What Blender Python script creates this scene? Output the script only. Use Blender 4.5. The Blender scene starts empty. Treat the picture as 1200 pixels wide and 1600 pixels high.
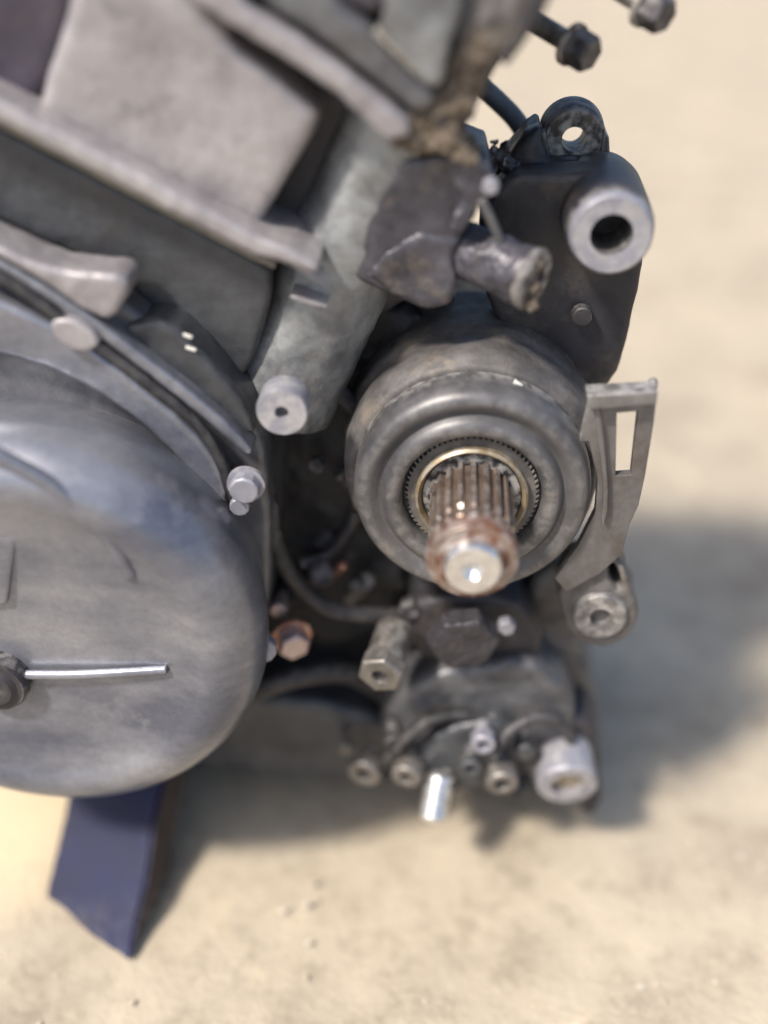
import bpy, bmesh, math, random
from mathutils import Vector, Matrix, noise
R = math.radians
random.seed(7)
S = bpy.context.scene
COL = S.collection

# ------------------------------------------------------------------ camera
FPX = 1716.0                    # focal length in pixels of the 1200x1600 photograph
PITCH, YAW = R(33), R(3.5)
FWD = Vector((-math.sin(YAW)*math.cos(PITCH), math.cos(YAW)*math.cos(PITCH), -math.sin(PITCH)))
RIGHT = Vector((math.cos(YAW), math.sin(YAW), 0))
UP = RIGHT.cross(FWD)
DIST = 0.339
CAMP = -(FWD*DIST + RIGHT*(137/FPX*DIST) + UP*(22/FPX*DIST))
cam = bpy.data.cameras.new('camera'); camo = bpy.data.objects.new('camera', cam); COL.objects.link(camo)
camo.matrix_world = Matrix.Translation(CAMP) @ Matrix((RIGHT, UP, -FWD)).transposed().to_4x4()
cam.sensor_fit = 'VERTICAL'; cam.sensor_height = 24; cam.lens = 24*FPX/1600
cam.clip_start = 0.01; cam.clip_end = 200
cam.dof.use_dof = True; cam.dof.focus_distance = 0.342; cam.dof.aperture_fstop = 1.35
S.camera = camo
S.view_settings.view_transform = 'Standard'; S.view_settings.look = 'None'
S.view_settings.exposure = 1.0; S.view_settings.gamma = 1

# ------------------------------------------------------------------ light
SUN_DIR = Vector((-0.45, -0.42, 0.79)).normalized()      # towards the sun
wd = bpy.data.worlds.new("World"); S.world = wd; wd.use_nodes = True
nt = wd.node_tree; bg = nt.nodes['Background']
sky = nt.nodes.new('ShaderNodeTexSky'); sky.sky_type = 'NISHITA'; sky.sun_disc = False
sky.sun_elevation = math.asin(SUN_DIR.z); sky.sun_rotation = math.atan2(SUN_DIR.x, SUN_DIR.y)
sky.air_density = 1.0; sky.dust_density = 2.5; sky.ozone_density = 1.0
nt.links.new(sky.outputs[0], bg.inputs[0]); bg.inputs[1].default_value = 0.10
sl = bpy.data.lights.new('sun', 'SUN'); so = bpy.data.objects.new('sun', sl); COL.objects.link(so)
so.rotation_euler = SUN_DIR.to_track_quat('Z', 'Y').to_euler(); so.location = SUN_DIR*3
sl.energy = 2.7; sl.angle = R(7); sl.color = (1, .93, .84)

# ------------------------------------------------------------------ helpers
def ray(px, py):
    return (FWD + RIGHT*((px-600)/FPX) - UP*((py-800)/FPX))
def W(px, py, y=0.0):
    """the point where the line of sight through (px, py) meets the upright plane y"""
    d = ray(px, py); t = (y-CAMP.y)/d.y
    return CAMP + d*t
GZ = -0.170
def G(px, py, z=GZ):
    d = ray(px, py); t = (z-CAMP.z)/d.z
    return CAMP + d*t
def mpp(p):                     # metres per photograph pixel at a point
    return (p-CAMP).dot(FWD)/FPX

def new_mat(name):
    m = bpy.data.materials.new(name); m.use_nodes = True
    return m, m.node_tree, m.node_tree.nodes['Principled BSDF']

def mat(name, c1, c2=None, rough=.5, metal=0., scale=60, bump=.3, fine=900, dirt=None, dirt_amt=.0, dirt_scale=35, rvar=.15, streak=None, spec=.5, wear=.5):
    m, t, b = new_mat(name)
    N = t.nodes; L = t.links
    tc = N.new('ShaderNodeTexCoord')
    mp = N.new('ShaderNodeMapping'); L.new(tc.outputs['Object'], mp.inputs[0])
    if streak: mp.inputs['Scale'].default_value = streak
    c2 = c2 or tuple(x*.7 for x in c1)
    n1 = N.new('ShaderNodeTexNoise'); n1.inputs['Scale'].default_value = scale; n1.inputs['Detail'].default_value = 6; n1.inputs['Roughness'].default_value = .6
    L.new(mp.outputs[0], n1.inputs['Vector'])
    r1 = N.new('ShaderNodeValToRGB'); r1.color_ramp.elements[0].position = .35; r1.color_ramp.elements[1].position = .65
    r1.color_ramp.elements[0].color = (*c2, 1); r1.color_ramp.elements[1].color = (*c1, 1)
    L.new(n1.outputs[0], r1.inputs[0])
    col = r1.outputs[0]
    n2 = N.new('ShaderNodeTexNoise'); n2.inputs['Scale'].default_value = fine; n2.inputs['Detail'].default_value = 3
    L.new(tc.outputs['Object'], n2.inputs['Vector'])
    if dirt:
        n3 = N.new('ShaderNodeTexNoise'); n3.inputs['Scale'].default_value = dirt_scale; n3.inputs['Detail'].default_value = 9; n3.inputs['Roughness'].default_value = .7
        L.new(tc.outputs['Object'], n3.inputs['Vector'])
        r3 = N.new('ShaderNodeValToRGB'); r3.color_ramp.elements[0].position = max(0, .62-dirt_amt*.4); r3.color_ramp.elements[1].position = min(1, .78-dirt_amt*.3)
        L.new(n3.outputs[0], r3.inputs[0])
        mx = N.new('ShaderNodeMix'); mx.data_type = 'RGBA'; L.new(r3.outputs[0], mx.inputs[0]); L.new(col, mx.inputs[6]); mx.inputs[7].default_value = (*dirt, 1)
        col = mx.outputs[2]
    if wear:
        g = N.new('ShaderNodeNewGeometry'); rw = N.new('ShaderNodeMapRange')
        rw.inputs[1].default_value = .53; rw.inputs[2].default_value = .60; L.new(g.outputs['Pointiness'], rw.inputs[0])
        n5 = N.new('ShaderNodeTexNoise'); n5.inputs['Scale'].default_value = 260; n5.inputs['Detail'].default_value = 5; L.new(tc.outputs['Object'], n5.inputs['Vector'])
        r5 = N.new('ShaderNodeMapRange'); r5.inputs[1].default_value = .42; r5.inputs[2].default_value = .6; L.new(n5.outputs[0], r5.inputs[0])
        mm = N.new('ShaderNodeMath'); mm.operation = 'MULTIPLY'; L.new(rw.outputs[0], mm.inputs[0]); L.new(r5.outputs[0], mm.inputs[1])
        m2 = N.new('ShaderNodeMath'); m2.operation = 'MULTIPLY'; L.new(mm.outputs[0], m2.inputs[0]); m2.inputs[1].default_value = wear
        mw = N.new('ShaderNodeMix'); mw.data_type = 'RGBA'; L.new(m2.outputs[0], mw.inputs[0]); L.new(col, mw.inputs[6]); mw.inputs[7].default_value = (.55, .53, .50, 1)
        col = mw.outputs[2]
        # pitted, speckled skin: grey dust grains and dark pits
        n6 = N.new('ShaderNodeTexNoise'); n6.inputs['Scale'].default_value = 420; n6.inputs['Detail'].default_value = 8; n6.inputs['Roughness'].default_value = .75; L.new(tc.outputs['Object'], n6.inputs['Vector'])
        r6 = N.new('ShaderNodeMapRange'); r6.inputs[1].default_value = .3; r6.inputs[2].default_value = .7; r6.inputs[3].default_value = .86; r6.inputs[4].default_value = 1.12; L.new(n6.outputs[0], r6.inputs[0])
        mv = N.new('ShaderNodeMix'); mv.data_type = 'RGBA'; mv.blend_type = 'MULTIPLY'; mv.inputs[0].default_value = 1; L.new(col, mv.inputs[6]); L.new(r6.outputs[0], mv.inputs[7])
        col = mv.outputs[2]
    L.new(col, b.inputs['Base Color'])
    b.inputs['Metallic'].default_value = metal
    b.inputs['Specular IOR Level'].default_value = spec
    mr = N.new('ShaderNodeMapRange'); L.new(n1.outputs[0], mr.inputs[0])
    mr.inputs[3].default_value = max(.05, rough-rvar); mr.inputs[4].default_value = min(1, rough+rvar)
    L.new(mr.outputs[0], b.inputs['Roughness'])
    if bump:
        ad = N.new('ShaderNodeMath'); ad.operation = 'ADD'; L.new(n1.outputs[0], ad.inputs[0])
        ml = N.new('ShaderNodeMath'); ml.operation = 'MULTIPLY'; L.new(n2.outputs[0], ml.inputs[0]); ml.inputs[1].default_value = .25
        L.new(ml.outputs[0], ad.inputs[1])
        bp = N.new('ShaderNodeBump'); bp.inputs['Strength'].default_value = bump; bp.inputs['Distance'].default_value = .0008
        L.new(ad.outputs[0], bp.inputs['Height']); L.new(bp.outputs[0], b.inputs['Normal'])
    return m

DUST = (.33, .27, .20); GREASE = (.02, .018, .017)
M = dict(
 cast=mat('cast_grey', (.155, .155, .162), (.075, .075, .082), .42, .35, 45, .3, dirt=(.09, .08, .075), dirt_amt=.15),
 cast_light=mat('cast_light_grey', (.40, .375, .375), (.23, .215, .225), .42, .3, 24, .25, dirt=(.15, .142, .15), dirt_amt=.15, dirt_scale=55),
 cast_green=mat('cast_grey_green', (.28, .288, .288), (.125, .128, .134), .45, .3, 60, .5, dirt=(.07, .063, .06), dirt_amt=.2),
 panel=mat('panel_paint', (.075, .079, .086), (.040, .042, .048), .42, .25, 50, .3, dirt=(.06, .055, .055), dirt_amt=.15),
 dark=mat('dark_casting', (.055, .05, .055), (.028, .027, .032), .55, .2, 70, .5, dirt=(.11, .09, .07), dirt_amt=.1),
 void=mat('hollow_shade_black', (.018, .017, .02), (.008, .008, .01), .6, 0, 90, .5),  # near-black base colour standing in for the shade inside hollows
 purple=mat('purple_grey', (.085, .075, .09), (.04, .036, .045), .38, .35, 60, .3),
 bracket=mat('black_bracket_paint', (.028, .027, .034), (.016, .015, .020), .5, 0, 60, .25, dirt=(.12, .10, .075), dirt_amt=.32, dirt_scale=22),
 purple_light=mat('cover_flange_grey', (.105, .09, .118), (.055, .047, .065), .4, .3, 30, .2, dirt=(.10, .085, .08), dirt_amt=.15),
 foot=mat('mount_paint', (.10, .096, .112), (.035, .033, .042), .42, .3, 60, .4, dirt=(.16, .135, .105), dirt_amt=.22, dirt_scale=90),
 cover=mat('cover_grey', (.31, .315, .345), (.125, .134, .17), .32, .55, 15, .10, dirt=(.34, .335, .355), dirt_amt=.12, dirt_scale=24, wear=.3, streak=(1, 1, 2.2), rvar=.1),
 flange=mat('flange_grey', (.135, .132, .134), (.065, .063, .068), .42, .3, 30, .2, dirt=(.30, .27, .22), dirt_amt=.12),
 dirty=mat('dirty_cast', (.13, .122, .118), (.06, .056, .056), .6, .1, 80, .8, dirt=(.20, .165, .125), dirt_amt=.25, dirt_scale=60),
 mud=mat('mud', (.15, .12, .09), (.055, .044, .036), .95, 0, 160, 1., spec=.2, dirt=(.34, .28, .21), dirt_amt=.12, dirt_scale=140),
 steel=mat('bright_steel', (.86, .86, .86), (.62, .61, .6), .28, .9, 120, .3),
 zinc=mat('dull_zinc', (.34, .34, .385), (.25, .25, .29), .5, .4, 50, .12),
 splines=mat('spline_steel', (.34, .27, .225), (.17, .12, .095), .4, .7, 90, .3, dirt=(.22, .11, .06), dirt_amt=.2, dirt_scale=90),
 rust=mat('rust', (.17, .075, .045), (.08, .04, .03), .7, .3, 110, .6),
 brass=mat('tan_ring', (.36, .28, .17), (.22, .17, .10), .5, .5, 90, .3),
 plate=mat('bracket_grey', (.175, .165, .162), (.10, .094, .092), .5, .3, 70, .4, dirt=(.09, .07, .06), dirt_amt=.2, streak=(1, 1, .3)),
 rubber=mat('rubber', (.03, .028, .03), (.016, .015, .017), .6, 0, 80, .3),
 bluegrey=mat('hose_blue_grey', (.12, .14, .16), (.08, .09, .10), .5, 0, 80, .2),
 copper=mat('copper', (.62, .28, .19), (.38, .17, .12), .4, .7, 90, .3),
 pink=mat('bolt_pinkish', (.58, .47, .46), (.40, .30, .29), .4, .6, 90, .3),
 bolt=mat('bolt_grey', (.27, .25, .23), (.14, .13, .12), .45, .6, 120, .4, dirt=(.10, .08, .06), dirt_amt=.2, dirt_scale=120),
 gasket=mat('gasket', (.26, .24, .19), (.15, .135, .11), .8, 0, 120, .4),
 blue=mat('blue_block_paint', (.016, .019, .058), (.010, .011, .034), .6, 0, 30, .5, dirt=(.05, .045, .06), dirt_amt=.12, dirt_scale=45, wear=.08, spec=.3),
 brown_side=mat('block_dark_brown', (.07, .05, .045), (.03, .023, .022), .8, 0, 60, .5),  # darker brown for some faces of the blue block
 chip=mat('white_chip', (.8, .78, .72), (.7, .68, .6), .6, 0, 60, .1),
 straw=mat('straw', (.62, .50, .33), (.40, .31, .2), .9, 0, 60, .2),
)

ROOTINV = None
def link(name, me, m, parent=None, smooth=True, autos=35):
    o = bpy.data.objects.new(name, me); COL.objects.link(o)
    if m is not None and not me.materials: me.materials.append(m)
    if smooth:
        for p in me.polygons: p.use_smooth = True
        if autos: me.set_sharp_from_angle(angle=R(autos))
    if parent is not None:
        o.parent = parent
        base = parent
        while base.parent: base = base.parent
        if parent is base: o.matrix_parent_inverse = Matrix.Translation(-base.location)
    return o

def remesh(o, vox=.0009, it=4, amp=0., scale=.01, seed=0):
    o.data.set_sharp_from_angle(angle=math.pi)
    a = o.modifiers.new('remesh', 'REMESH'); a.mode = 'VOXEL'; a.voxel_size = vox; a.use_smooth_shade = True
    s = o.modifiers.new('smooth', 'SMOOTH'); s.factor = .5; s.iterations = it
    if amp:
        t = bpy.data.textures.new('lump', 'CLOUDS'); t.noise_scale = scale; t.noise_depth = 3
        d = o.modifiers.new('lumps', 'DISPLACE'); d.texture = t; d.texture_coords = 'GLOBAL'; d.strength = amp; d.mid_level = .5
    return o

def chaikin(pts, n):
    for _ in range(n):
        q = []
        for i, a in enumerate(pts):
            b = pts[(i+1) % len(pts)]
            q.append((a[0]*.75+b[0]*.25, a[1]*.75+b[1]*.25)); q.append((a[0]*.25+b[0]*.75, a[1]*.25+b[1]*.75))
        pts = q
    return pts

def prism(name, m, parent, pts, y, depth, bev=.001, rnd=1, holes=(), tilt=None, hr=2, **rm):
    """polygon traced in the upright plane y, with real depth going back from it; holes likewise"""
    cu = bpy.data.curves.new('c', 'CURVE'); cu.dimensions = '2D'; cu.fill_mode = 'BOTH'
    cu.extrude = depth/2-bev; cu.bevel_depth = bev; cu.bevel_resolution = 2; cu.offset = -bev
    for k, pl in enumerate([pts]+list(holes)):
        pl = chaikin(pl, rnd if k == 0 else hr)
        w = [W(a, b, y) for a, b in pl]
        if k: pass
        sp = cu.splines.new('POLY'); sp.points.add(len(w)-1); sp.use_cyclic_u = True
        for q, v in zip(sp.points, w): q.co = (v.x, v.z, 0, 1)
    tmp = bpy.data.objects.new('tmp', cu)
    me = bpy.data.meshes.new_from_object(tmp)
    bpy.data.objects.remove(tmp); bpy.data.curves.remove(cu)
    me.transform(Matrix.Translation((0, y+depth/2, 0)) @ Matrix.Rotation(R(90), 4, 'X'))
    bm = bmesh.new(); bm.from_mesh(me); bmesh.ops.remove_doubles(bm, verts=bm.verts, dist=1e-6)
    bmesh.ops.recalc_face_normals(bm, faces=bm.faces)
    if tilt:                    # (pivot px, py, euler degrees)
        c = W(tilt[0], tilt[1], y)
        e = Matrix.Translation(c) @ Matrix.Rotation(R(tilt[2]), 4, 'X') @ Matrix.Rotation(R(tilt[3]), 4, 'Z') @ Matrix.Translation(-c)
        bmesh.ops.transform(bm, matrix=e, verts=bm.verts)
    bm.to_mesh(me); bm.free(); me.name = name
    o = link(name, me, m, parent)
    if rm.get('vox') is not None: remesh(o, **rm)
    return o

YAX = Vector((0, -1, 0))
def frame(axis):
    a = axis.normalized(); q = a.to_track_quat('Z', 'Y'); return q.to_matrix().to_4x4()

def lathe(name, m, parent, c, prof, axis=YAX, n=64, closed=True, warp=None, autos=35):
    """profile of (radius, height along axis), revolved about c"""
    bm = bmesh.new(); rings = []
    for r, h in prof:
        rings.append([bm.verts.new((r*math.cos(2*math.pi*i/n), r*math.sin(2*math.pi*i/n), h)) for i in range(n)] if r > 1e-7 else [bm.verts.new((0, 0, h))])
    pairs = list(zip(rings, rings[1:]))
    if closed and len(rings[0]) > 1 and len(rings[-1]) > 1: pairs.append((rings[-1], rings[0]))
    for A, B in pairs:
        for i in range(n):
            j = (i+1) % n
            if len(A) == 1 and len(B) == 1: continue
            if len(A) == 1: bm.faces.new((A[0], B[i], B[j]))
            elif len(B) == 1: bm.faces.new((A[i], B[0], A[j]))
            else: bm.faces.new((A[i], B[i], B[j], A[j]))
    bmesh.ops.recalc_face_normals(bm, faces=bm.faces)
    bmesh.ops.transform(bm, matrix=Matrix.Translation(c) @ frame(axis), verts=bm.verts)
    me = bpy.data.meshes.new(name); bm.to_mesh(me); bm.free()
    return link(name, me, m, parent, autos=autos)

def rod(name, m, parent, a, b, r0, r1=None, n=32, bev=.0008):
    r1 = r1 or r0; L = (b-a).length
    return lathe(name, m, parent, a, [(0, 0), (r0-bev, 0), (r0, bev), (r1, L-bev), (r1-bev, L), (0, L)], axis=b-a, n=n)

def tube(name, m, parent, pts, r, n=14, sub=8, rf=None):
    """round section swept along a smooth path"""
    P = [pts[0]]+list(pts)+[pts[-1]]; path = []
    for i in range(1, len(P)-2):
        for k in range(sub):
            t = k/sub; p0, p1, p2, p3 = P[i-1:i+3]
            path.append(.5*((2*p1)+(p2-p0)*t+(2*p0-5*p1+4*p2-p3)*t*t+(3*p1-p0-3*p2+p3)*t**3))
    path.append(P[-2])
    bm = bmesh.new(); rings = []; up = Vector((0, 0, 1))
    for i, p in enumerate(path):
        d = (path[min(i+1, len(path)-1)]-path[max(i-1, 0)]).normalized()
        s = d.cross(up)
        if s.length < .1: s = d.cross(Vector((1, 0, 0)))
        s.normalize(); u = s.cross(d); rr = r if rf is None else r*rf(i/(len(path)-1))
        rings.append([bm.verts.new(p+(s*math.cos(2*math.pi*k/n)+u*math.sin(2*math.pi*k/n))*rr) for k in range(n)])
    for A, B in zip(rings, rings[1:]):
        for k in range(n): bm.faces.new((A[k], A[(k+1) % n], B[(k+1) % n], B[k]))
    bm.faces.new(rings[0][::-1]); bm.faces.new(rings[-1])
    bmesh.ops.recalc_face_normals(bm, faces=bm.faces)
    me = bpy.data.meshes.new(name); bm.to_mesh(me); bm.free()
    return link(name, me, m, parent)

def gear(name, m, parent, c, r_out, r_in, h0, h1, teeth, axis=YAX, cham=.001, ph=0.):
    bm = bmesh.new(); rings = []
    def ring(ro, ri, h):
        vs = []
        for i in range(teeth):
            for (f, r) in ((-.28, ri), (-.17, ro), (.17, ro), (.28, ri)):
                a = 2*math.pi*(i+f)/teeth+ph
                vs.append(bm.verts.new((r*math.cos(a), r*math.sin(a), h)))
        return vs
    rings = [ring(r_out, r_in, h0), ring(r_out, r_in, h1-cham), ring(max(r_out-cham, r_in), r_in-.0002, h1)]
    n = len(rings[0])
    for A, B in zip(rings, rings[1:]):
        for k in range(n): bm.faces.new((A[k], A[(k+1) % n], B[(k+1) % n], B[k]))
    bm.faces.new(rings[-1]); bm.faces.new(rings[0][::-1])
    bmesh.ops.transform(bm, matrix=Matrix.Translation(c) @ frame(axis), verts=bm.verts)
    me = bpy.data.meshes.new(name); bm.to_mesh(me); bm.free()
    return link(name, me, m, parent, autos=25)

def hexhead(name, m, parent, c, r, h, axis=YAX, socket=0., n=6, ph=.3):
    """bolt head with n sides, domed edge and an optional socket"""
    bm = bmesh.new()
    def ring(rr, hh, k=n):
        return [bm.verts.new((rr*math.cos(2*math.pi*i/k+ph), rr*math.sin(2*math.pi*i/k+ph), hh)) for i in range(k)]
    seq = [ring(r, 0), ring(r, h*.85), ring(r*.88, h)]
    if socket: seq += [ring(socket, h), ring(socket, h*.35)]
    for A, B in zip(seq, seq[1:]):
        for k in range(n): bm.faces.new((A[k], A[(k+1) % n], B[(k+1) % n], B[k]))
    bm.faces.new(seq[-1]); bm.faces.new(seq[0][::-1])
    bmesh.ops.recalc_face_normals(bm, faces=bm.faces)
    bmesh.ops.transform(bm, matrix=Matrix.Translation(c) @ frame(axis), verts=bm.verts)
    me = bpy.data.meshes.new(name); bm.to_mesh(me); bm.free()
    o = link(name, me, m, parent, autos=30)
    b = o.modifiers.new('bevel', 'BEVEL'); b.width = r*.06; b.segments = 2
    return o

def blob(name, m, parent, pts_r, amp=.0015, scale=.006, vox=.0008):
    """lumpy mass grown round several (point, radius) pairs"""
    bm = bmesh.new()
    for p, r in pts_r:
        bmesh.ops.create_icosphere(bm, subdivisions=2, radius=r, matrix=Matrix.Translation(p))
    me = bpy.data.meshes.new(name); bm.to_mesh(me); bm.free()
    o = link(name, me, m, parent)
    return remesh(o, vox=vox, it=3, amp=amp, scale=scale)

def sub(o, parent):
    o.parent = parent; o.matrix_parent_inverse = Matrix.Identity(4); return o

# ------------------------------------------------------------------ ground
def ground():
    bm = bmesh.new()
    def grid(x0, x1, y0, y1, nx, ny):
        v = {}
        for i in range(nx+1):
            for j in range(ny+1):
                x = x0+(x1-x0)*i/nx; y = y0+(y1-y0)*j/ny
                e = min(i, nx-i, j, ny-j)
                z = noise.fractal(Vector((x*9, y*9, 0)), .8, 2, 4)*.0035 + noise.noise(Vector((x*70, y*70, 3)))*.0007
                v[i, j] = bm.verts.new((x, y, GZ+(z if e > 0 else 0)))
        for i in range(nx):
            for j in range(ny): bm.faces.new((v[i, j], v[i+1, j], v[i+1, j+1], v[i, j+1]))
    grid(-1.2, 1.6, -.9, 3.2, 260, 380)
    a = [bm.verts.new(p) for p in ((-1.2, -.9, GZ), (1.6, -.9, GZ), (1.6, 3.2, GZ), (-1.2, 3.2, GZ))]
    b = [bm.verts.new(p) for p in ((-60, -60, GZ), (60, -60, GZ), (60, 60, GZ), (-60, 60, GZ))]
    for k in range(4): bm.faces.new((b[k], b[(k+1) % 4], a[(k+1) % 4], a[k]))
    bmesh.ops.remove_doubles(bm, verts=bm.verts, dist=1e-6)
    bmesh.ops.recalc_face_normals(bm, faces=bm.faces)
    me = bpy.data.meshes.new('ground'); bm.to_mesh(me); bm.free()
    m, t, bs = new_mat('sandy_concrete'); N = t.nodes; L = t.links
    tc = N.new('ShaderNodeTexCoord')
    def nz(s, d=6, r=.6):
        n = N.new('ShaderNodeTexNoise'); n.inputs['Scale'].default_value = s; n.inputs['Detail'].default_value = d; n.inputs['Roughness'].default_value = r
        L.new(tc.outputs['Object'], n.inputs['Vector']); return n
    def ramp(n, els):
        r = N.new('ShaderNodeValToRGB')
        while len(r.color_ramp.elements) < len(els): r.color_ramp.elements.new(.5)
        for e, (p, c) in zip(r.color_ramp.elements, els): e.position = p; e.color = (*c, 1)
        L.new(n.outputs[0], r.inputs[0]); return r
    a = ramp(nz(17, 8, .65), [(.30, (.31, .26, .20)), (.45, (.42, .36, .275)), (.58, (.47, .405, .31)), (.68, (.55, .455, .33))])
    b2 = ramp(nz(75, 8, .7), [(.36, (.55, .53, .50)), (.5, (.93, .92, .9)), (.68, (1, 1, 1))])
    mx = N.new('ShaderNodeMix'); mx.data_type = 'RGBA'; mx.blend_type = 'MULTIPLY'; mx.inputs[0].default_value = .5
    L.new(a.outputs[0], mx.inputs[6]); L.new(b2.outputs[0], mx.inputs[7])
    # a paler, more orange patch of ground left of the block
    pc = G(-10, 1300)
    vd = N.new('ShaderNodeVectorMath'); vd.operation = 'DISTANCE'; vd.inputs[1].default_value = (pc.x, pc.y, GZ); L.new(tc.outputs['Object'], vd.inputs[0])
    na = N.new('ShaderNodeMath'); na.operation = 'MULTIPLY_ADD'; L.new(nz(40).outputs[0], na.inputs[0]); na.inputs[1].default_value = .05; L.new(vd.outputs['Value'], na.inputs[2])
    mr = N.new('ShaderNodeMapRange'); L.new(na.outputs[0], mr.inputs[0]); mr.inputs[1].default_value = .082; mr.inputs[2].default_value = .045; mr.inputs[3].default_value = 0; mr.inputs[4].default_value = 1
    m3 = N.new('ShaderNodeMix'); m3.data_type = 'RGBA'; L.new(mr.outputs[0], m3.inputs[0]); L.new(mx.outputs[2], m3.inputs[6]); m3.inputs[7].default_value = (.60, .49, .33, 1)
    mx = m3
    L.new(mx.outputs[2], bs.inputs['Base Color']); bs.inputs['Roughness'].default_value = .92; bs.inputs['Specular IOR Level'].default_value = .2
    n4 = nz(260, 5, .6); bp = N.new('ShaderNodeBump'); bp.inputs['Strength'].default_value = .45; bp.inputs['Distance'].default_value = .002
    L.new(n4.outputs[0], bp.inputs['Height']); L.new(bp.outputs[0], bs.inputs['Normal'])
    o = link('ground', me, m, None); o['kind'] = 'structure'; o['label'] = 'pale sandy concrete ground under and behind the engine'
ground()

def scatter():
    bm = bmesh.new()
    for i in range(1500):
        x = random.uniform(-.35, .6); y = random.uniform(-.2, 1.1)
        if -.14 < x < .09 and 0 < y < .2: continue
        r = random.choice((.0006, .0008, .001, .0012))*random.uniform(.7, 1.3)
        mm = Matrix.Translation((x, y, GZ+r*.25)) @ Matrix.Rotation(random.uniform(0, 6.28), 4, 'Z') @ Matrix.Rotation(random.uniform(-.4, .4), 4, 'X') @ Matrix.Diagonal((random.uniform(.8, 1.8), 1, .6, 1))
        bmesh.ops.create_icosphere(bm, subdivisions=1, radius=r, matrix=mm)
    for v in bm.verts: v.co += noise.noise_vector(v.co*900)*.0003
    me = bpy.data.meshes.new('grit'); bm.to_mesh(me); bm.free()
    m = mat('grit', (.60, .50, .37), (.36, .29, .21), .9, 0, 25, .3, dirt=(.8, .68, .5), dirt_amt=.2, dirt_scale=30, spec=.2)
    o = link('grit', me, m, None); o['kind'] = 'stuff'; o['label'] = 'tan grit and small pebbles strewn over the ground'; o['category'] = 'grit'
scatter()

# ------------------------------------------------------------------ engine
E = bpy.data.objects.new('motorcycle_engine', None); COL.objects.link(E)
E.location = (-.05, .08, GZ); E.empty_display_size = .05
E['label'] = 'dirty grey motorcycle engine with a splined output shaft, standing on sandy ground'
E['category'] = 'engine'

# --- inner mass of the crankcase: coloured black for the shade in the hollow behind the front castings
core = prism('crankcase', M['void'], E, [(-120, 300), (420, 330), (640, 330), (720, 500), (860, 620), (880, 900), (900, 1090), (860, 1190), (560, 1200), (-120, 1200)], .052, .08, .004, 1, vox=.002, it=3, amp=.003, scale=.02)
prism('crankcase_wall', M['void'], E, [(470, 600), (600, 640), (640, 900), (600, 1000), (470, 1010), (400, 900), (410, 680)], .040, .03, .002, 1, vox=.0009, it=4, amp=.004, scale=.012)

# --- cylinder block, upper left
prism('cylinder_block', M['dark'], E, [(-150, -90), (900, -90), (850, 0), (775, 110), (722, 205), (660, 300), (640, 470), (440, 600), (300, 620), (-150, 480)], .030, .065, .003, 0, vox=.0018, it=4, amp=.002, scale=.02)
prism('cast_panel', M['cast_light'], E, [(120, -120), (215, -120), (282, 0), (498, 172), (494, 196), (408, 356), (390, 358), (64, 185), (56, 160), (110, 0)], .010, .03, .003, 1, vox=.0009, it=14, amp=.0016, scale=.02)
prism('side_panel', M['purple_light'], E, [(-150, -90), (110, -90), (118, 0), (64, 172), (0, 150), (-150, 60)], .0145, .025, .003, 1, vox=.0012, it=10, amp=.001, scale=.02)
rib = prism('block_rib', M['cast_light'], E, [(-150, 78), (0, 158), (110, 215), (415, 376), (452, 388), (500, 418), (492, 430), (430, 408), (395, 400), (0, 192), (-150, 118)], .000, .034, .0015, 0, vox=.0007, it=3, amp=.001, scale=.008)
prism('gasket', M['gasket'], E, [(-150, 112), (0, 188), (395, 396), (430, 412), (428, 420), (393, 405), (0, 198), (-150, 122)], .0055, .03, .0003, 0)
prism('cast_panel', M['panel'], E, [(-150, 120), (0, 200), (395, 402), (430, 430), (400, 560), (372, 600), (330, 600), (250, 520), (210, 450), (120, 400), (-150, 280)], .014, .03, .002, 1, vox=.0009, it=8, amp=.0016, scale=.015)
prism('block_rib', M['cast_light'], E, [(250, -120), (340, -120), (385, 8), (474, 64), (580, 142), (640, 190), (640, 215), (600, 222), (528, 148), (420, 78), (300, 0)], .002, .034, .0015, 0, vox=.0007, it=3, amp=.001, scale=.008)
prism('block_rib', M['cast'], E, [(330, -120), (470, -120), (520, 0), (600, 58), (690, 150), (660, 185), (600, 142), (500, 62), (395, -2)], .006, .03, .002, 1, vox=.0008, it=5, amp=.0012, scale=.008)
prism('cylinder_wall', M['cast_green'], E, [(560, -120), (700, -120), (730, 0), (700, 80), (690, 150), (640, 120), (588, 52), (604, 10)], .004, .03, .002, 1, vox=.0009, it=6, amp=.0014, scale=.01)
prism('gasket', M['gasket'], E, [(584, 52), (590, 48), (655, 110), (650, 117)], .0035, .02, .0002, 0)
prism('side_panel', M['purple'], E, [(520, -120), (590, -120), (612, 0), (590, 28), (556, 20), (534, -5)], .0105, .02, .002, 1, vox=.001, it=6)
# right hand edge of the block, dirty
prism('block_edge', M['dirty'], E, [(700, -120), (930, -120), (850, -5), (790, 92), (772, 112), (736, 180), (714, 212), (640, 210), (640, 170), (690, 130), (712, 40)], .010, .04, .003, 1, vox=.0009, it=4, amp=.004, scale=.007)
prism('edge_strip', M['bracket'], E, [(812, -60), (900, -120), (868, -5), (800, 98), (782, 108), (790, 60), (815, 0)], .0075, .02, .0015, 1, vox=.0008, it=3, amp=.001, scale=.006)
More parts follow.
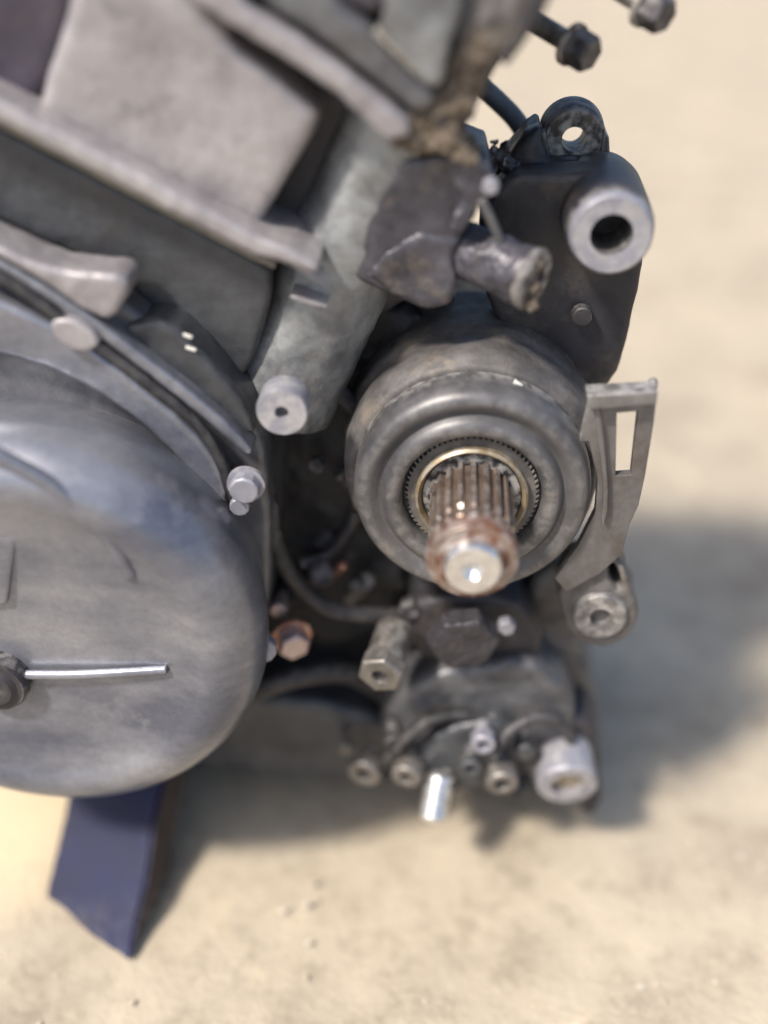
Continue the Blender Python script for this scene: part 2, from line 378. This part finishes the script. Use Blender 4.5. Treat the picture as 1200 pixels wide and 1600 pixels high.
# columns
def col(px0, py0, px1, py1, y, r, m, sm=None):
    a, b = W(px0, py0, y), W(px1, py1, y)
    o = rod('column', m, E, a, b, r*mpp(a), r*mpp(b), n=40, bev=.003)
    return remesh(o, vox=.0009, it=6, amp=.0013, scale=.008)
col(712, 10, 428, 632, .0335, 92, M['cast_green'])
prism('block_lug', M['dark'], E, [(560, 190), (630, 215), (620, 330), (560, 450), (470, 430), (500, 300)], .030, .03, .002, 1, vox=.0009, it=5, amp=.002, scale=.01)
prism('block_lug', M['dark'], E, [(470, 430), (540, 432), (560, 450), (540, 540), (500, 610), (440, 640), (400, 600)], .029, .03, .002, 1, vox=.0009, it=5, amp=.002, scale=.009)
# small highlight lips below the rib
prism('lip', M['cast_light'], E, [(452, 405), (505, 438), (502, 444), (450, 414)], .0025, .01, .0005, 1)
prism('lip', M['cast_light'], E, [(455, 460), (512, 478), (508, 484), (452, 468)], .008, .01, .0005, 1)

# --- mud and rusty crust on the block corner
def c(px, py, y, r): p = W(px, py, y); return (p, r*mpp(p))
prism('mud_layer', M['mud'], E, [(610, 205), (650, 170), (690, 110), (735, 50), (770, 60), (766, 112), (736, 180), (716, 212), (752, 262), (735, 262), (700, 245), (650, 238), (620, 232)], .0088, .02, .002, 0, vox=.0005, it=2, amp=.0045, scale=.004)
random.seed(11)
crust = []
for (x0, y0, x1, y1, yy, rr, kk) in ((650, 205, 700, 150, .009, 17, 10), (690, 150, 755, 40, .012, 18, 16), (640, 225, 745, 240, .013, 17, 16), (680, 210, 735, 180, .013, 18, 14), (735, 110, 780, 10, .014, 16, 12), (715, 235, 742, 262, .016, 12, 8)):
    for q in range(kk):
        f = random.random()
        crust.append(c(x0+(x1-x0)*f+random.uniform(-20, 20), y0+(y1-y0)*f+random.uniform(-16, 16), yy+.001+random.uniform(0, .002), rr*random.uniform(.2, .5)))
blob('mud_crust', M['mud'], E, crust, amp=.004, scale=.0025, vox=.0005)

# --- mounting casting between block and output housing
prism('mount_casting', M['foot'], E, [(632, 250), (700, 236), (762, 258), (770, 296), (745, 330), (722, 372), (705, 440), (712, 466), (660, 486), (590, 455), (545, 435), (575, 320)], .016, .04, .002, 0, vox=.0007, it=7, amp=.0015, scale=.02)
prism('mount_foot', M['foot'], E, [(572, 430), (600, 395), (655, 362), (722, 372), (706, 405), (715, 440), (704, 478), (668, 486), (612, 462)], .0150, .03, .002, 0, vox=.0006, it=6, amp=.0015, scale=.006)
prism('mount_web', M['foot'], E, [(700, 240), (764, 258), (772, 292), (752, 318), (735, 345), (712, 372), (700, 360), (725, 310), (690, 262)], .0125, .02, .001, 0, vox=.0006, it=2, amp=.003, scale=.006)
tube('strut', M['cast'], E, [W(752, 312, .013), W(768, 345, .014), W(785, 382, .016)], .0014)
hexhead('bolt', M['zinc'], E, W(766, 288, .010), .0024, .003)
a, b = W(712, 385, .026), W(832, 436, .012)
boss = rod('boss', M['foot'], E, a, b, .0080, .0086); remesh(boss, vox=.0006, it=3, amp=.0022, scale=.005)
ax = (b-a).normalized()
lathe('boss_rim', M['dirty'], boss, b-ax*.001, [(.0090, 0), (.0092, .001), (.0084, .0022), (.0045, .0022), (.0042, -.003), (.006, -.004)], axis=ax)
blob('mud_crust', M['mud'], E, [(b+ax*.001+Vector((-.001, -.003, -.006)), .0022), (b+Vector((.001, -.002, .005)), .002), (b+ax*.001+Vector((0, -.004, -.001)), .002)], amp=.002, scale=.002, vox=.0004)

# --- crankcase front half, lower left
prism('crankcase_half', M['cast'], E, [(-150, 300), (0, 372), (120, 425), (205, 480), (300, 560), (395, 655), (418, 720), (424, 860), (418, 960), (390, 1060), (350, 1110), (-150, 1110)], .004, .05, .002, 1, vox=.001, it=5, amp=.001, scale=.01)
prism('crankcase_rib', M['cast_light'], E, [(-150, 318), (0, 386), (70, 418), (140, 428), (190, 430), (204, 450), (176, 505), (150, 500), (60, 440), (0, 404), (-150, 335)], -.006, .016, .002, 1, vox=.0007, it=6, amp=.0012, scale=.008)
prism('crankcase_rib', M['panel'], E, [(205, 505), (262, 498), (332, 568), (392, 645), (400, 690), (340, 650), (250, 575), (190, 520)], .001, .02, .002, 1, vox=.0008, it=6, amp=.001, scale=.01)
prism('seam', M['cover'], E, [(-150, 338), (0, 404), (120, 478), (210, 545), (320, 630), (396, 702), (388, 718), (310, 648), (200, 564), (110, 496), (0, 421), (-150, 354)], -.0045, .02, .0010, 1, vox=.0006, it=3, amp=.0006, scale=.006)
prism('crankcase_band', M['cover'], E, [(-150, 410), (0, 468), (110, 520), (200, 585), (300, 668), (348, 730), (356, 790), (340, 810), (300, 745), (250, 690), (180, 632), (90, 585), (0, 555), (-150, 530)], -.0040, .02, .002, 1, vox=.0008, it=8, amp=.0008, scale=.01)
tube('seal_line', M['rubber'], E, [W(-150, 352, -.005), W(0, 432, -.005), W(110, 508, -.005), W(200, 575, -.005), W(300, 655, -.004), W(345, 720, -.003), W(372, 800, -.002)], .0017)
lug = prism('bolt_lug', M['cast_light'], E, [(72, 498), (125, 500), (162, 538), (130, 556), (88, 536)], -.0075, .012, .001, 2, vox=.0006, it=3)
for (x, y, yy, rr, m_) in ((500, 720, .034, 14, 'dark'), (560, 905, .030, 12, 'dark'), (640, 945, .02, 18, 'dark')):
    q_ = W(x, y, yy); hexhead('bolt', M[m_], E, q_, rr*mpp(q_), .005, Vector((random.uniform(-.3, .3), -1, .1)), 0, 6)
# --- round crank cover
CC = W(70, 965, -.018); k = mpp(CC)
rim = 352*k
sh = [(rim*(.80+.20*math.cos(R(a))), .0185*math.sin(R(a))) for a in range(0, 91, 9)]
cover = lathe('crank_cover', M['cover'], E, CC, [(rim*.93, -.024), (rim*.955, -.016), (rim*.985, -.007)] + sh +
    [(rim*.77, .0182), (rim*.74, .0172), (rim*.70, .0160), (rim*.5, .0140), (rim*.25, .0128), (0, .0124), (0, -.024)], n=160, closed=False, autos=70)
remesh(tube('arc_ridge', M['cover'], cover, [W(-60, 690, -.0362), W(0, 712, -.0358), (W(90, 765, -.0345)), W(165, 835, -.0335), W(205, 900, -.0328)], .0024), vox=.0006, it=6)
remesh(tube('ledge', M['cover'], cover, [W(40, 1054, -.0330), W(110, 1054, -.0331), W(180, 1051, -.0332), W(262, 1046, -.0335)], .0016), vox=.0005, it=2)
prism('side_rib', M['cover'], cover, [(-80, 845), (22, 838), (24, 850), (10, 945), (-80, 955)], -.0328, .006, .0006, 0, vox=.0006, it=3)
hub = W(-2, 1060, -.032)
lathe('inspection_plug', M['dark'], cover, hub, [(0, .006), (.006, .006), (.0075, .0045), (.0095, .0045), (.0102, .003), (.0105, -.004), (0, -.004)], closed=False)
for q in ((286, 523, 300, 528), (290, 543, 306, 548)):
    prism('paint_flake', M['chip'], E, [(q[0], q[1]-2), (q[2], q[3]-2), (q[2]-1, q[3]+2), (q[0], q[1]+2)], .0002, .0008, .0001, 0)
# --- small ring boss and bolts beside the cover
rp = W(440, 645, -.006); k = mpp(rp)
lathe('ring_boss', M['zinc'], E, rp, [(11*k, .0), (39*k, 0), (41*k, -.001), (41*k, -.009), (11*k, -.009)], n=48)
def bolt(px, py, y, r, h, m, axis=YAX, socket=0, n=6, shank=.006, washer=None, name='bolt', ph=.3, sr=.55):
    p = W(px, py, y); k = mpp(p); axis = axis.normalized()
    o = hexhead(name, m, E, p, r*k, h, axis, socket*k, n, ph)
    s = lathe('shank', m, o, p-axis*shank, [(0, 0), (r*k*sr, 0), (r*k*sr, shank), (0, shank)], axis=axis, closed=False)
    if washer:
        lathe('washer', washer, o, p-axis*.0016, [(r*k*.5, 0), (r*k*1.25, 0), (r*k*1.25, .0016), (r*k*.5, .0016)], axis=axis)
    return o
bolt(384, 758, -.006, 24, .004, M['zinc'], n=10, washer=M['zinc'])
bolt(376, 786, -.004, 16, .003, M['zinc'], n=10)
bolt(410, 1006, -.012, 22, .005, M['zinc'], axis=Vector((.2, -1, .1)), n=10)
bolt(455, 996, .010, 26, .006, M['pink'], axis=Vector((.4, -1, -.1)), n=6, washer=M['copper'])
bolt(600, 1038, -.004, 38, .006, M['bolt'], axis=Vector((-.20, -1, -.12)), socket=14, n=6, shank=.016, sr=.82)
rod('pin', M['copper'], E, W(512, 905, .036), W(538, 882, .026), .0016)
rod('pin', M['purple'], E, W(470, 905, .044), W(505, 895, .026), .0045)
rod('pin', M['dirty'], E, W(545, 935, .044), W(575, 905, .030), .003)
blob('switch_body', M['dark'], E, [c(510, 840, .045, 34), c(545, 860, .045, 26), c(470, 740, .05, 40), c(440, 930, .035, 22)], amp=.004, scale=.008)
bolt(437, 945, .018, 14, .004, M['pink'], n=8)
# cables
tube('cable', M['rubber'], E, [W(395, 660, .030), W(408, 700, .018), W(418, 770, .012), W(432, 850, .012), W(468, 915, .014), W(530, 955, .016), W(640, 962, .022)], .0030)
tube('cable', M['dark'], E, [W(560, 640, .034), W(520, 610, .03), W(470, 600, .03), W(450, 640, .02)], .0032)
tube('cable', M['rubber'], E, [W(380, 1090, .01), W(450, 1060, .012), W(540, 1050, .02), W(600, 1080, .03)], .0042)
tube('cable', M['dark'], E, [W(530, 740, .036), W(560, 790, .036), W(520, 860, .034), W(470, 880, .03)], .0022)
prism('inner_casting', M['void'], E, [(560, 470), (660, 480), (650, 560), (600, 620), (560, 690), (470, 690), (460, 620), (500, 560)], .046, .03, .003, 1, vox=.001, it=5, amp=.004, scale=.012)  # blackened to paint in the cavity's shade

# --- output housing, flange, bearing and splined shaft
O = Vector((0, 0, 0))
hous = lathe('output_housing', M['dirty'], E, O, [(0, -.012), (.0385, -.012), (.0408, -.016), (.0415, -.022), (.0410, -.030), (.0425, -.034), (.0430, -.062), (.040, -.066), (0, -.066)], closed=False, n=96)
remesh(hous, vox=.0009, it=5, amp=.0018, scale=.014)
lathe('output_flange', M['flange'], E, O, [
    (.0215, -.012), (.0215, -.002), (.0222, .0012), (.0240, .0022), (.0262, .0018), (.0275, .0002), (.0284, -.0012), (.0296, -.0010), (.0310, .0004),
    (.0330, .0008), (.0348, 0), (.0362, -.002), (.0370, -.006), (.0372, -.012)], n=128, autos=60)
sealo = lathe('oil_seal', M['dark'], E, O, [(.0136, -.006), (.0150, -.0045), (.0152, -.003), (.0170, -.0025), (.0190, -.003), (.0192, -.0045), (.0214, -.0045), (.0214, -.012), (.0136, -.012)], n=96, autos=40)
# fine knurled face of the seal, as in the photograph
gear('knurled_ring', M['dirty'], E, O, .0208, .0200, -.006, -.0018, 70, cham=.0006)
lathe('seal_lip', M['brass'], E, O, [(.0152, -.002), (.0158, .0002), (.0166, .0010), (.0174, .0002), (.0176, -.003), (.0152, -.003)], n=96)
lathe('bore', M['void'], E, O, [(0, -.0008), (.0151, -.0008), (.0151, -.004), (0, -.004)], n=64, closed=False)  # closed black disc, its colour standing in for the shade down the bore
shaft = lathe('output_shaft', M['splines'], E, O, [(0, -.01), (.0112, -.01), (.0112, .0285), (.0125, .0290), (.0128, .0300), (.0128, .0325), (.0118, .0338), (.0085, .0340), (0, .0340)], n=64, closed=False)
gear('splines', M['splines'], shaft, O, .0128, .0113, -.008, .0235, 20, cham=.0010)
gear('splines', M['splines'], shaft, O, .0128, .0113, .0255, .0290, 20, cham=.0008)
lathe('rusty_collar', M['rust'], shaft, O, [(.0080, .0343), (.0128, .0335), (.0133, .0325), (.0133, .0300), (.0080, .0300)], n=64)
lathe('shaft_nose', M['steel'], shaft, O, [(.0083, .0335), (.0083, .0372), (.0076, .0384), (.0030, .0386), (.0022, .0378), (.0010, .0364), (0, .0360), (0, .0335)], n=48, closed=False)
# white flake stuck to the flange
prism('paint_flake', M['chip'], E, [(805, 593), (817, 602), (810, 614), (799, 606)], .0085, .0008, .0001, 0)

# --- slotted lever plate to the right of the flange
prism('slotted_bracket', M['plate'], E, [(922, 622), (1027, 618), (1022, 660), (1008, 745), (998, 790), (984, 820), (972, 866), (940, 895), (885, 925), (868, 905), (905, 850), (930, 800), (934, 750), (920, 690), (906, 690)], .004, .0035, .0004, 0,
      holes=[[(964, 646), (997, 643), (986, 742), (962, 744)]], hr=0)
prism('bracket_rib', M['plate'], E, [(928, 628), (936, 628), (946, 700), (952, 790), (940, 830), (944, 760), (936, 700)], .0015, .003, .0004, 1)
prism('bracket_rib', M['plate'], E, [(918, 618), (1028, 613), (1026, 632), (921, 640)], -.0005, .0075, .0004, 0)
rod('pin', M['plate'], E, W(1019, 616, .006), W(1021, 590, .008), .0014)
lowl = prism('lower_lug', M['dirty'], E, [(880, 905), (930, 885), (968, 862), (985, 920), (1002, 960), (985, 1000), (940, 1015), (895, 1000), (872, 950)], .006, .02, .002, 2, holes=[[(952, 880), (968, 890), (972, 925), (955, 910)]], vox=.0007, it=4, amp=.002, scale=.008)
p = W(938, 965, .004)
lathe('bushing', M['plate'], lowl, p, [(.0035, 0), (.0085, 0), (.0092, -.001), (.0092, -.01), (.0035, -.01)])
prism('side_wall', M['dirty'], E, [(860, 880), (905, 900), (900, 1000), (935, 1100), (938, 1240), (915, 1262), (880, 1150), (820, 1050), (800, 960)], .030, .05, .002, 1, vox=.001, it=4, amp=.003, scale=.012)

# --- rear engine mount, black, with bare sleeve and eye
rb = prism('rear_mount', M['bracket'], E, [(768, 300), (800, 272), (845, 272), (900, 272), (955, 262), (1005, 300), (1012, 345), (1002, 440), (985, 510), (962, 605), (900, 620), (800, 560), (745, 430), (752, 330)], .040, .014, .002, 1,
      vox=.0008, it=5, amp=.001, scale=.01)
sp = W(955, 365, .022); k = mpp(sp)
slv = lathe('mount_boss', M['bracket'], E, sp, [(.0062, -.001), (66*k, -.001), (70*k, -.004), (72*k, -.012), (74*k, -.034), (70*k, -.040), (.0062, -.040)], n=64)
lathe('sleeve', M['zinc'], slv, sp, [(33*k, -.0005), (34*k, .0016), (60*k, .0016), (65*k, .0006), (67*k, -.002), (67*k, -.004), (33*k, -.004)], n=64)
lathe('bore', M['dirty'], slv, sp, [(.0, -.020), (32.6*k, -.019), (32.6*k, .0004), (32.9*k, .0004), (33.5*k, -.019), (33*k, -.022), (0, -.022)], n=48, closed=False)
ep = W(897, 218, .062); k = mpp(ep)
eye = lathe('mount_eye', M['bracket'], E, ep, [(19*k, 0), (44*k, 0), (50*k, -.002), (52*k, -.012), (46*k, -.013), (19*k, -.013)], n=48)
prism('web', M['bracket'], E, [(838, 215), (852, 205), (862, 250), (935, 252), (945, 205), (952, 215), (955, 268), (835, 268)], .060, .014, .001, 0)
prism('web', M['bracket'], E, [(752, 320), (775, 268), (798, 244), (822, 212), (846, 196), (856, 256), (942, 256), (975, 280), (975, 400), (750, 420)], .052, .024, .004, 0, vox=.0009, it=8, amp=.002, scale=.01)
hp = W(908, 488, .039); k = mpp(hp)
hexhead('bolt', M['dark'], E, hp, 16*k, .004, n=12)
tube('breather_hose', M['bluegrey'], E, [W(735, 120, .09), W(778, 158, .09), W(808, 190, .088), W(826, 225, .085), W(830, 270, .08)], .0032)
blob('mud_crust', M['dark'], E, [c(768, 240, .05, 9), c(785, 250, .05, 13), c(790, 232, .05, 8), c(765, 262, .05, 12), c(774, 222, .05, 5), c(800, 262, .05, 14)], amp=.005, scale=.0022, vox=.0006)

# --- bolts sticking out behind the head, upper right
def longbolt(px, py, dx, dy, y, rr, L=.034):
    p = W(px, py, y); q = W(px+dx, py+dy, y+.012); ax = (p-q).normalized(); k = mpp(p)
    o = hexhead('head_bolt', M['dark'], E, p-ax*.004, rr*k, .008, ax, 0, 6, .1)
    s = lathe('shank', M['bolt'], o, p-ax*L, [(0, 0), (rr*k*.55, 0), (rr*k*.55, L-.004), (0, L-.004)], axis=ax, closed=False)
    lathe('washer', M['mud'], o, p-ax*.0042, [(0, 0), (rr*k*1.12, 0), (rr*k*1.12, .0014), (0, .0014)], axis=ax, closed=False)
longbolt(908, 78, -75, -45, .05, 30)
longbolt(1024, 18, -75, -45, .05, 30)

# --- below the shaft: chain guide nut, sump, drain bolts
nn = hexhead('hex_nut', M['dark'], E, W(722, 985, .008), .0125, .008, Vector((.1, -1, -.1)), 0, 6, .1); remesh(nn, vox=.0006, it=5, amp=.002, scale=.005)
prism('seat', M['dark'], E, [(655, 935), (800, 930), (850, 980), (840, 1040), (760, 1060), (660, 1040), (630, 980)], .016, .03, .003, 1, vox=.0009, it=5, amp=.002, scale=.01)
hexhead('bolt', M['zinc'], E, W(790, 972, .010), .0032, .004, Vector((.1, -1, 0)), 0, 6)
prism('sump', M['panel'], E, [(250, 1120), (400, 1085), (560, 1110), (640, 1150), (660, 1195), (560, 1222), (360, 1212), (260, 1200), (200, 1180)], .022, .07, .004, 1, vox=.0012, it=6, amp=.003, scale=.015)
prism('lower_casting', M['cast'], E, [(585, 1130), (640, 1070), (720, 1040), (830, 1035), (880, 1070), (905, 1120), (900, 1180), (840, 1220), (700, 1225), (620, 1200)], .010, .06, .004, 1, vox=.001, it=8, amp=.004, scale=.014)
prism('drain_recess', M['dark'], E, [(640, 1150), (700, 1125), (730, 1128), (720, 1160), (660, 1190), (620, 1190)], .007, .01, .002, 1, vox=.0007, it=4)
prism('clamp', M['panel'], E, [(655, 1160), (730, 1130), (800, 1130), (820, 1180), (790, 1230), (700, 1240), (650, 1215)], .002, .03, .003, 1, vox=.0008, it=5, amp=.002, scale=.008)
bolt(575, 1192, .006, 27, .006, M['bolt'], axis=Vector((-.2, -1, -.1)), n=12, socket=12)
bolt(640, 1196, .0, 24, .006, M['bolt'], axis=Vector((-.2, -1, -.1)), n=12, socket=10)
bolt(755, 1150, -.003, 20, .005, M['zinc'], n=12, socket=9)
bolt(782, 1206, -.003, 26, .006, M['bolt'], axis=Vector((.1, -1, -.1)), n=12, socket=12)
a, b = W(690, 1205, .0), W(676, 1284, -.012)
for (x, y, rr, yy) in ((615, 1150, 15, .004), (700, 1222, 14, -.002), (735, 1190, 18, -.004), (820, 1165, 16, .004), (845, 1205, 15, .006), (668, 1120, 12, .006), (540, 1160, 12, .016), (812, 1228, 12, .004)):
    bolt(x, y, yy, rr, .004, random.choice((M['bolt'], M['dark'], M['panel'])), axis=Vector((random.uniform(-.3, .3), -1, random.uniform(-.2, .2))), n=random.choice((6, 12)), socket=random.choice((0, rr*.45)))
tube('cable', M['rubber'], E, [W(560, 1215, .01), W(610, 1180, .0), W(650, 1140, .0), W(700, 1118, .004), W(770, 1122, .006)], .0020)
tube('cable', M['dark'], E, [W(770, 1180, -.004), W(800, 1140, .0), W(850, 1120, .004), W(890, 1150, .008), W(880, 1210, .010)], .0022)
st = rod('stud', M['steel'], E, a, b, .0052, .0056, bev=.0018)
for i in range(9):
    lathe('thread', M['steel'], st, a.lerp(b, .25+i*.07), [(.0050, -.0004), (.0060, 0), (.0050, .0004)], axis=b-a, n=32)
tp = W(887, 1228, -.002); k = mpp(tp); ta = Vector((.05, -1, -.15))
lathe('drain_tube', M['zinc'], E, tp, [(27*k, .0), (45*k, 0), (48*k, -.001), (46*k, -.016), (27*k, -.016)], axis=ta, n=40)
lathe('tube_core', M['brass'], E, tp, [(0, -.003), (27*k, -.003), (27*k, -.014), (0, -.014)], axis=ta, n=40, closed=False)
prism('foot', M['dark'], E, [(880, 1120), (930, 1130), (942, 1200), (936, 1275), (905, 1275), (895, 1200)], .012, .03, .002, 1, vox=.0009, it=4, amp=.002, scale=.01)
prism('base', M['dark'], E, [(240, 1150), (930, 1150), (920, 1225), (620, 1235), (340, 1225), (260, 1205)], .045, .06, .004, 1, vox=.002, it=3, amp=.003, scale=.02)

# ------------------------------------------------------------------ blue block under the cover
def block():
    b0, b1, b2 = G(72, 1405, GZ+.001), G(202, 1512, GZ+.001), G(262, 1385, GZ+.001)
    b3 = b0+(b2-b1)
    up = (W(258, 1195, .008)-b1)
    bm = bmesh.new()
    vs = [b0, b1, b2, b3]
    lo = [bm.verts.new(v) for v in vs]; hi = [bm.verts.new(v+up) for v in vs]
    fs = [bm.faces.new(lo[::-1]), bm.faces.new(hi)]
    for k in range(4): fs.append(bm.faces.new((lo[k], lo[(k+1) % 4], hi[(k+1) % 4], hi[k])))
    bmesh.ops.recalc_face_normals(bm, faces=bm.faces)
    for k in (3, 4, 0): fs[k].material_index = 1  # right, back and bottom faces get the darker brown
    bmesh.ops.bevel(bm, geom=list(bm.edges), offset=.0012, segments=2, affect='EDGES')
    bmesh.ops.triangulate(bm, faces=bm.faces)
    for q in range(5):
        bmesh.ops.subdivide_edges(bm, edges=[e for e in bm.edges if e.calc_length() > .003], cuts=1, use_grid_fill=False)
    for v in bm.verts: v.co += noise.noise_vector(v.co*55)*.0014+noise.noise_vector(v.co*260)*.0003
    me = bpy.data.meshes.new('support_block'); bm.to_mesh(me); bm.free()
    me.materials.append(M['blue']); me.materials.append(M['brown_side'])
    o = link('support_block', me, None, None)
    o['label'] = 'dark blue scuffed block leaning under the round engine cover'; o['category'] = 'block'
block()
